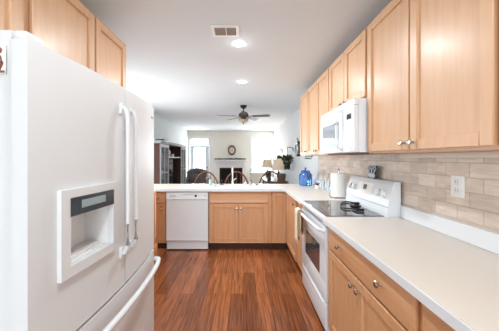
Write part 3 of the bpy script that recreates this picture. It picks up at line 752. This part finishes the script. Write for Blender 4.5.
for side in ((vx0+.03, -.153), (-.141, vx1-.03)):
    n = 9
    for i in range(n):
        y = vy0+.036+i*(vy1-vy0-.072)/(n-1)
        b.prism([(y-.0055, zt_-.0015), (y-.0035, zt_-.0015), (y+.0055, zt_-.0075), (y+.0035, zt_-.0075)], side[0], side[1], 'x')
b.build('louvre', M['vent_grey'], t)
# ceiling fan
FX, FYc = 0.0, 5.15
t = thing('ceiling_fan', 'dark five-blade ceiling fan with glass bowl light in the living area', 'ceiling fan', (FX, FYc, 2.1))
MB().lathe((FX, FYc, ZC-.0005), [(.07, 0), (.072, -.012), (.050, -.05), (.024, -.066)], 'z', 24).build('canopy', M['bronze'], t)
MB().lathe((FX, FYc, ZC-.067), [(.012, 0), (.012, -.075)], 'z', 12).build('downrod', M['bronze'], t)
MB().lathe((FX, FYc, 2.298), [(.02, 0), (.075, -.008), (.100, -.035), (.104, -.075), (.085, -.10), (.060, -.110), (.055, -.125)], 'z', 28).build('motor', M['fan_body'], t)
MB().lathe((FX, FYc, 2.172), [(.060, 0), (.100, -.010), (.104, -.018), (.060, -.024)], 'z', 28).build('light_fitter', M['bronze'], t)
MB().lathe((FX, FYc, 2.1475), [(.108, 0), (.100, -.022), (.074, -.045), (.035, -.060), (.004, -.064)], 'z', 28).build('glass_bowl', M['frosted'], t)
MB().lathe((FX, FYc, 2.083), [(.010, 0), (.012, -.010), (.005, -.018), (.008, -.026), (.001, -.032)], 'z', 12).build('finial', M['bronze'], t)
zb = 2.212
for k in range(5):
    a = math.radians(-90+72*k+2)
    mt = Matrix.Translation((FX, FYc, zb)) @ Matrix.Rotation(a, 4, 'Z') @ Matrix.Rotation(math.radians(-12), 4, 'X')
    b = MB(mt)
    outline = [(.19, -.045), (.50, -.062), (.545, -.045), (.555, 0), (.545, .045), (.50, .062), (.19, .045)]
    b.prism(outline, -.003, .003, 'z')
    bl = b.build('blade', M['fan_blade'], t)
    b = MB(mt); b.prism([(.095, -.014), (.17, -.018), (.24, -.038), (.25, 0), (.24, .038), (.17, .018), (.095, .014)], .0032, .0072, 'z'); b.build('blade_iron', M['bronze'], bl)

# ------------------------------------------------------------------ living room
# fireplace
FYF = YB-.001
t = thing('fireplace', 'white fireplace mantel around a dark firebox on the far wall', 'fireplace', (-.53, 9.7, 0))
fx0, fx1 = -1.13, .10
ox0, ox1, oz = -.93, -.02, .98
b = MB()
b.box((fx0, 9.72, 0), (ox0, FYF, 1.20), .004).box((ox1, 9.72, 0), (fx1, FYF, 1.20), .004).box((ox0, 9.72, oz), (ox1, FYF, 1.20), .004)
b.box((fx0-.02, 9.70, 0), (fx0+.14, 9.72, 1.18), .004).box((fx1-.14, 9.70, 0), (fx1+.02, 9.72, 1.18), .004)
b.build('surround', M['trim'], t)
b = MB(); b.box((fx0-.03, 9.66, 1.20), (fx1+.03, FYF, 1.235), .006).box((fx0-.07, 9.62, 1.235), (fx1+.07, FYF, 1.285), .006); b.build('mantel_shelf', M['trim'], t)
b = MB(); b.box((ox0+.001, 9.85, .02), (ox1-.001, 9.895, oz-.001)).box((ox0+.001, 9.74, .02), (ox0+.02, 9.85, oz-.001)).box((ox1-.02, 9.74, .02), (ox1-.001, 9.85, oz-.001)).box((ox0+.001, 9.74, 0), (ox1-.001, 9.895, .02)); b.build('firebox', M['firebrick'], t)
b = MB(); b.box((ox0-.0, 9.712, oz-.05), (ox1, 9.7195, oz)); b.box((ox0, 9.712, .02), (ox0+.04, 9.7195, oz-.05)).box((ox1-.04, 9.712, .02), (ox1, 9.7195, oz-.05)); b.build('metal_frame', M['bronze'], t)
for k, (lx, lz, ln) in enumerate(((-.48, .10, .26), (-.45, .19, .22), (-.50, .27, .2))):
    b = MB(); b.tube([(lx-ln, 9.80, lz), (lx+ln, 9.79+.01*k, lz+.02)], .04, 10)
    single(b, 'fire_log', M['log'], ['bottom', 'middle', 'top'][k]+'most dark log in the fireplace', 'log', 'logs in the fireplace')
b = MB()
for k in range(46):
    x = fx0+.03+(fx1-fx0-.06)*k/45; b.ball((x, 9.72+random.uniform(-.02, .02), 1.2865+.035+random.uniform(-.004, .012)), random.uniform(.026, .040), (1.1, .8, .85), 1)
single(b, 'mantel_garland', M['leaf'], 'dark leafy garland lying along the white mantel shelf', 'garland')
# oval clock
t = thing('wall_clock', 'oval brown-framed clock hanging above the fireplace', 'clock', (-.46, YB-.03, 1.5))
cx, cz = -.46, 1.665
b = MB(Matrix.Translation((cx, YB-.002, cz)) @ Matrix.Diagonal((.78, 1, 1, 1)))
b.lathe((0, 0, 0), [(.135, 0), (.135, -.02), (.150, -.038), (.185, -.034), (.20, -.015), (.20, 0), (.135, 0)], 'y', 40); b.build('frame', M['chair_dark'], t)
b = MB(Matrix.Translation((cx, YB-.002, cz)) @ Matrix.Diagonal((.78, 1, 1, 1)))
b.lathe((0, 0, 0), [(.001, -.012), (.134, -.012), (.134, -.002), (.001, -.002)], 'y', 36); b.build('face', M['lampshade'], t)
b = MB(); b.box((cx-.004, YB-.018, cz), (cx+.004, YB-.0145, cz+.08)).box((cx, YB-.018, cz-.004), (cx+.055, YB-.0145, cz+.004)); b.build('hands', M['black'], t)

# sofa / armchairs
def armchair(name, x0, x1, y0, y1, ztop, m, label, cat):
    t = thing(name, label, cat, ((x0+x1)/2, (y0+y1)/2, 0))
    MB().box((x0+.02, y0+.02, .10), (x1-.02, y1-.05, .30), .03, 3).build('base', m, t)
    b = MB()
    pts = [(x0+.10+(x1-x0-.20)*i/8, y1-.09, ztop-.085-.13*(2*i/8-1)**2) for i in range(9)]
    b.box((x0+.08, y1-.17, .30), (x1-.08, y1-.03, ztop-.17), .03, 3); b.tube(pts, .085, 12); b.build('backrest', m, t)
    n = 2 if x1-x0 > 1.0 else 1
    for k in range(n):
        a = x0+.175+(x1-x0-.35)*k/n; c = x0+.175+(x1-x0-.35)*(k+1)/n
        MB().box((a+.004, y0+.01, .301), (c-.004, y1-.175, .46), .035, 3).build('seat_cushion', m, t)
    for s_ in (0, 1):
        a, c = (x0, x0+.17) if s_ == 0 else (x1-.17, x1)
        b = MB(); b.box((a+.02, y0+.02, .12), (c-.02, y1-.18, .60), .02, 2); b.tube([((a+c)/2, y0, .62), ((a+c)/2, y1-.12, .62)], .085, 12); b.build('armrest', m, t)
    for (px, py) in ((x0+.08, y0+.08), (x1-.08, y0+.08), (x0+.08, y1-.12), (x1-.08, y1-.12)):
        MB().lathe((px, py, 0), [(.02, 0), (.028, .099)], 'z', 10).build('leg', M['dark_wood'], t)
    return t
armchair('loveseat', -2.05, -1.18, 8.0, 8.85, 1.02, M['sofa'], 'grey rolled-arm sofa in front of the patio door', 'sofa')
b = armchair('armchair', -1.45, -.78, 5.95, 6.65, .70, M['sofa_light'], 'low light grey armchair in front of the media cabinet', 'armchair')
b.location.x += .05
# entertainment centre
EX0, EX1, EY0, EY1, EZ = WL+.022, -1.80, 5.36, 7.75, 1.74
t = thing('media_cabinet', 'dark wood media cabinet with glass side doors along the left wall', 'cabinet', ((EX0+EX1)/2, (EY0+EY1)/2, 0))
b = MB(); d1, d2 = EY0+.60, EY1-.60
b.box((EX0, EY0, 0), (EX1, EY0+.04, EZ-.06)).box((EX0, EY1-.04, 0), (EX1, EY1, EZ-.06)).box((EX0, d1-.02, .0), (EX1-.002, d1+.02, EZ-.06)).box((EX0, d2-.02, .0), (EX1-.002, d2+.02, EZ-.06))
b.box((EX0, EY0+.04, 0), (EX0+.02, EY1-.04, EZ-.06)).box((EX0+.02, EY0+.04, .05), (EX1-.005, EY1-.04, .09))
b.build('body', M['dark_wood'], t)
b = MB(); b.box((EX0, EY0-.03, EZ-.06), (EX1+.035, EY1+.03, EZ-.03), .006).box((EX0, EY0-.05, EZ-.03), (EX1+.055, EY1+.05, EZ), .006); b.build('cornice', M['cab_trim'], t)
for z in (.60, 1.36):
    MB().box((EX0+.02, d1+.02, z), (EX1-.004, d2-.02, z+.03)).build('shelf', M['cab_trim'] if z > 1 else M['dark_wood'], t)
for (a, c) in ((EY0+.04, d1-.02), (d2+.02, EY1-.04)):
    for z in (.5, .85, 1.2, 1.45): MB().box((EX0+.02, a+.0005, z), (EX1-.03, c-.0005, z+.015)).build('shelf', M['dark_wood'], t)
    b = MB(FL(EX1)); fw = .045; z_0, z_1 = .10, EZ-.07
    b.box((a-.03, .001, z_0), (a+fw-.03, .022, z_1), .002, 1).box((c-fw+.03, .001, z_0), (c+.03, .022, z_1), .002, 1).box((a+fw-.03, .001, z_0), (c-fw+.03, .022, z_0+.08), .002, 1).box((a+fw-.03, .001, z_1-.07), (c-fw+.03, .022, z_1), .002, 1)
    for z in (.62, 1.02): b.box((a+fw-.03, .004, z), (c-fw+.03, .020, z+.02))
    b.box(((a+c)/2-.008, .004, z_0+.08), ((a+c)/2+.008, .020, z_1-.07))
    do = b.build('door', M['cab_trim'], t)
    MB(FL(EX1)).box((a+fw-.03, .008, z_0+.08), (c-fw+.03, .013, z_1-.07)).build('glass', M['cab_glass'], do)
    knob(FL(EX1), c-.0 if a < 6 else a, .0225, .95, do)
# television in the cabinet and things on its shelves
t = thing('television', 'dark television inside the media cabinet opening', 'television', (EX1-.2, (d1+d2)/2, .6305))
MB().box((EX1-.14, d1+.06, .69), (EX1-.09, d2-.06, 1.32), .006).build('screen', M['screen'], t)
MB().box((EX1-.22, (d1+d2)/2-.2, .6305), (EX1-.04, (d1+d2)/2+.2, .645), .004).build('stand', M['black'], t)
MB().box((EX1-.13, (d1+d2)/2-.03, .645), (EX1-.10, (d1+d2)/2+.03, .70)).build('neck', M['black'], t)
b = MB(); b.lathe((EX1-.15, 6.45, 1.3905), [(.05, 0), (.03, .02), (.06, .08), (.07, .13), (.035, .18), (.04, .2)], 'z', 16); single(b, 'pottery_vase', M['lampshade'], 'cream vase on the open shelf above the television', 'vase')
b = MB(); b.box((EX1-.25, 6.60, 1.3905), (EX1-.08, 6.78, 1.47), .004); single(b, 'storage_box', M['cab_trim'], 'small pale box on the open shelf above the television', 'box')
b = MB(); b.box((-2.02, 5.72, EZ+.0005), (-1.83, 6.05, EZ+.055), .004); single(b, 'speaker_box', M['black'], 'black box on top of the media cabinet', 'speaker')
for i in range(5):
    y = 5.44+i*.08; h = (.2, .17, .22, .18, .2)[i]
    b = MB(); b.box((EX1-.22, y, .8655), (EX1-.06, y+.04, .8655+h), .003); single(b, 'book', M['book'] if i % 2 else M['sofa_light'], ('red' if i % 2 else 'pale')+' book upright behind the nearer glass door of media cabinet', 'book', ('red' if i % 2 else 'pale')+' books behind the cabinet glass')
for i in range(4):
    y = 5.46+i*.10
    b = MB(); b.lathe((EX1-.13, y, 1.2155), [(.02, 0), (.006, .006), (.005, .06), (.03, .09), (.032, .14)], 'z', 14); single(b, 'wine_glass', M['clear_glass'], 'stemmed glass behind the nearer glass door of media cabinet', 'glass', 'stemware in the media cabinet')

# windsor chairs
def windsor(x, y, rz, label, m):
    t = thing('windsor_chair', label, 'chair', (0, 0, 0), 'bow-back dining chairs')
    b = MB(); o = []
    for k in range(20):
        a = 2*PI*k/20; o.append((.225*math.cos(a)*(1.0), .21*math.sin(a)))
    b.prism(o, .435, .465, 'z'); b.build('seat', m, t)
    lean = .10
    def bp(s_):        # bow point, s in 0..1
        a = PI*s_; xx = -.265*math.cos(a); hh = math.sin(a)**.7
        return (xx, -.17-lean*hh, .465+.62*hh)
    b = MB(); b.tube([bp(i/20) for i in range(21)], .014, 8); b.build('bow', m, t)
    for i in range(7):
        s_ = .17+.66*i/6; q = bp(s_)
        MB().tube([(q[0]*.72, -.165, .466), ((q[0]*.86), (q[1]-.165)/2, (q[2]+.466)/2), q], [.006, .0085, .005], 6).build('spindle', m, t)
    for sx in (-1, 1):
        for sy in (-1, 1):
            MB().tube([(sx*.14, sy*.13, .434), (sx*.17, sy*.165, .2), (sx*.20, sy*.20, 0.002)], [.014, .019, .011], 8).build('leg', m, t)
    MB().tube([(-.17, 0, .19), (.17, 0, .19)], .009, 8).build('stretcher', m, t)
    for sx in (-1, 1): MB().tube([(sx*.175, -.17, .19), (sx*.175, .17, .19)], .009, 8).build('stretcher', m, t)
    t.location = (x, y, 0); t.rotation_euler = (0, 0, rz)
    return t
c1 = windsor(-.76, 5.25, .05, 'bow-back wooden chair left of the faucet, before the grey sofa', M['chair_wood'])
def recopy(src, x, y, rz, label):
    c = copy_tree(src); c.location = (x, y, 0); c.rotation_euler = (0, 0, rz); c['label'] = label; return c
c2 = recopy(c1, -.14, 5.25, 0, 'bow-back wooden chair right behind the faucet, before the fireplace')
c3 = recopy(c1, .56, 5.25, -.05, 'dark bow-back wooden chair in front of the table lamps')
for ch in c3.children:
    ch.data = ch.data.copy(); ch.data.materials.clear(); ch.data.materials.append(M['chair_dark'])

# console with two lamps
t = thing('console_table', 'dark console table under the two table lamps', 'table', (.90, 7.4, 0))
tx0, tx1, ty0, ty1 = .60, 1.17, 6.55, 8.15
MB().box((tx0, ty0, .70), (tx1, ty1, .735), .005).build('tabletop', M['chair_dark'], t)
MB().box((tx0+.03, ty0+.03, .62), (tx1-.03, ty1-.03, .6995)).build('apron', M['chair_dark'], t)
for px in (tx0+.05, tx1-.05):
    for py in (ty0+.05, ty1-.05): MB().lathe((px, py, 0), [(.018, 0), (.028, .3), (.028, .6195)], 'z', 12).build('leg', M['chair_dark'], t)
def lamp(x, y, r, z_sh0, z_sh1, label):
    t = thing('table_lamp', label, 'lamp', (x, y, .7355), 'table lamps on the console')
    zb_ = .7355; H = z_sh0-zb_
    MB().lathe((x, y, zb_), [(.075, 0), (.078, .012), (.03, .03), (.022, .06), (.055, H*.35), (.06, H*.5), (.03, H*.75), (.012, H*.85), (.010, H+.05)], 'z', 22).build('base', M['bronze'], t)
    sh = z_sh1-z_sh0
    p = bpy.data.lights.new('lamp_bulb', 'POINT'); p.energy = 7; p.shadow_soft_size = .03; p.color = (1, .9, .76)
    po = bpy.data.objects.new('lamp_bulb', p); COL.objects.link(po); po.location = (x, y, z_sh0+sh*.55)
    b = MB(); b.lathe((x, y, z_sh0), [(r, 0), (r*.70, sh), (r*.69, sh), (r*.985, 0.001), (r, 0)], 'z', 32); b.build('lamp_shade', M['lampshade'], t)
    b = MB(); b.tube([(x-r*.68, y, z_sh1-.01), (x, y, z_sh1-.005), (x+r*.68, y, z_sh1-.01)], .003, 6); b.lathe((x, y, z_sh0+.0), [(.004, .05), (.004, sh), (.012, sh+.01), (.004, sh+.03)], 'z', 10); b.build('harp', M['bronze'], t)
lamp(.985, 7.02, .185, 1.025, 1.335, 'cream-shaded table lamp, the nearer and larger of two')
lamp(.74, 7.85, .185, 1.05, 1.325, 'cream-shaded table lamp, the farther and smaller of two')
b = MB(); b.lathe((1.02, 6.72, .7355), [(.08, 0), (.10, .01), (.115, .16), (.12, .20), (.11, .205), (.10, .17)], 'z', 24)
for i in range(5): b.tube([(1.02+(.095+.006*i)*math.cos(2*PI*k/20), 6.72+(.095+.006*i)*math.sin(2*PI*k/20), .7355+.02+i*.04) for k in range(20)], .008, 5, 1, True)
single(b, 'wicker_basket', M['wicker'], 'brown woven basket on the console below nearer lamp', 'basket')
b = MB(); b.lathe((.70, 6.80, .7355), [(.04, 0), (.05, .02), (.03, .10), (.05, .2), (.06, .24), (.02, .30)], 'z', 18); single(b, 'ceramic_urn', M['bronze'], 'dark urn on the console left of the wicker basket', 'urn')

# right wall decor
t = thing('wall_sconce', 'round pewter plate between dark brackets on the right wall', 'wall plate', (WR-.02, 5.40, 1.4))
wx = FR(WR-.001)
MB(wx).box((5.30, 0, 1.665), (5.50, .045, 1.715), .006).build('bracket', M['bronze'], t)
MB(wx).box((5.30, 0, 1.395), (5.50, .06, 1.445), .006).build('bracket', M['bronze'], t)
b = MB(wx @ Matrix.Translation((5.40, .0, 1.555)) @ Matrix.Diagonal((1.35, 1, .93, 1))); b.lathe((0, 0, 0), [(.05, .0), (.05, .03), (.09, .034), (.118, .058), (.122, .052), (.095, .024), (.06, 0)], 'y', 32)
b.lathe((0, 0, 0), [(.001, .030), (.049, .032)], 'y', 24); b.build('plate', M['pewter'], t)
b = MB(wx); b.tube([(5.40, .02, 1.715), (5.40, .03, 1.77), (5.40, .05, 1.79)], .010, 8); b.build('finial', M['bronze'], t)
t = thing('framed_picture', 'pale blue framed picture on the right wall behind hanging plant', 'picture', (WR-.01, 7.05, 1.36))
MB(wx).box((6.85, 0, 1.36), (7.30, .02, 1.66), .004).build('frame', M['plate_white'], t)
MB(wx).box((6.89, .0202, 1.40), (7.26, .022, 1.62)).build('print', M['picture'], t)
def hanging_plant(y, ztop, zbr, r, n, label, m, drop):
    x = WR-.001-r-.02
    t = thing('hanging_plant', label, 'hanging plant', (x, y, ztop-drop))
    MB().tube([(WR-.002, y, zbr-.10), (WR-.02, y, zbr-.02), (x+.04, y, zbr), (x, y, zbr-.012), (x, y, ztop+.0)], .011, 6).build('bracket', M['black'], t)
    MB().lathe((x, y, ztop-.10), [(.04, 0), (.06, .08), (.065, .10), (.055, .10)], 'z', 16).build('pot', M['soil_pot'], t)
    b = MB(); rnd = random.Random(int(y*100))
    for k in range(n):
        u = rnd.random(); a = rnd.random()*2*PI
        z = ztop+.03-drop*u; rad = r*(.55+.45*math.sin(PI*min(1, u*1.2+.15)))*rnd.uniform(.5, 1)
        p = Vector((x+rad*math.cos(a), y+rad*math.sin(a), z)); sz = rnd.uniform(.014, .026)
        d1_ = Vector((rnd.uniform(-1, 1), rnd.uniform(-1, 1), rnd.uniform(-1, .4))).normalized(); d2_ = d1_.cross(Vector((0, .3, 1))).normalized()
        vsx = [p-d1_*sz*1.4, p+d2_*sz*.8, p+d1_*sz*1.4, p-d2_*sz*.8]
        for v in vsx: v.x = min(v.x, WR-.004)
        b.bm.faces.new([b.bm.verts.new(v) for v in vsx])
    b.build('foliage', m, t)
hanging_plant(6.0, 1.40, 1.62, .13, 620, 'dark leafy hanging plant on a black bracket beside pewter plate', M['leaf'], .34)
hanging_plant(7.6, 1.40, 1.62, .09, 300, 'smaller hanging plant farther along right wall, above lamp', M['leaf'], .27)
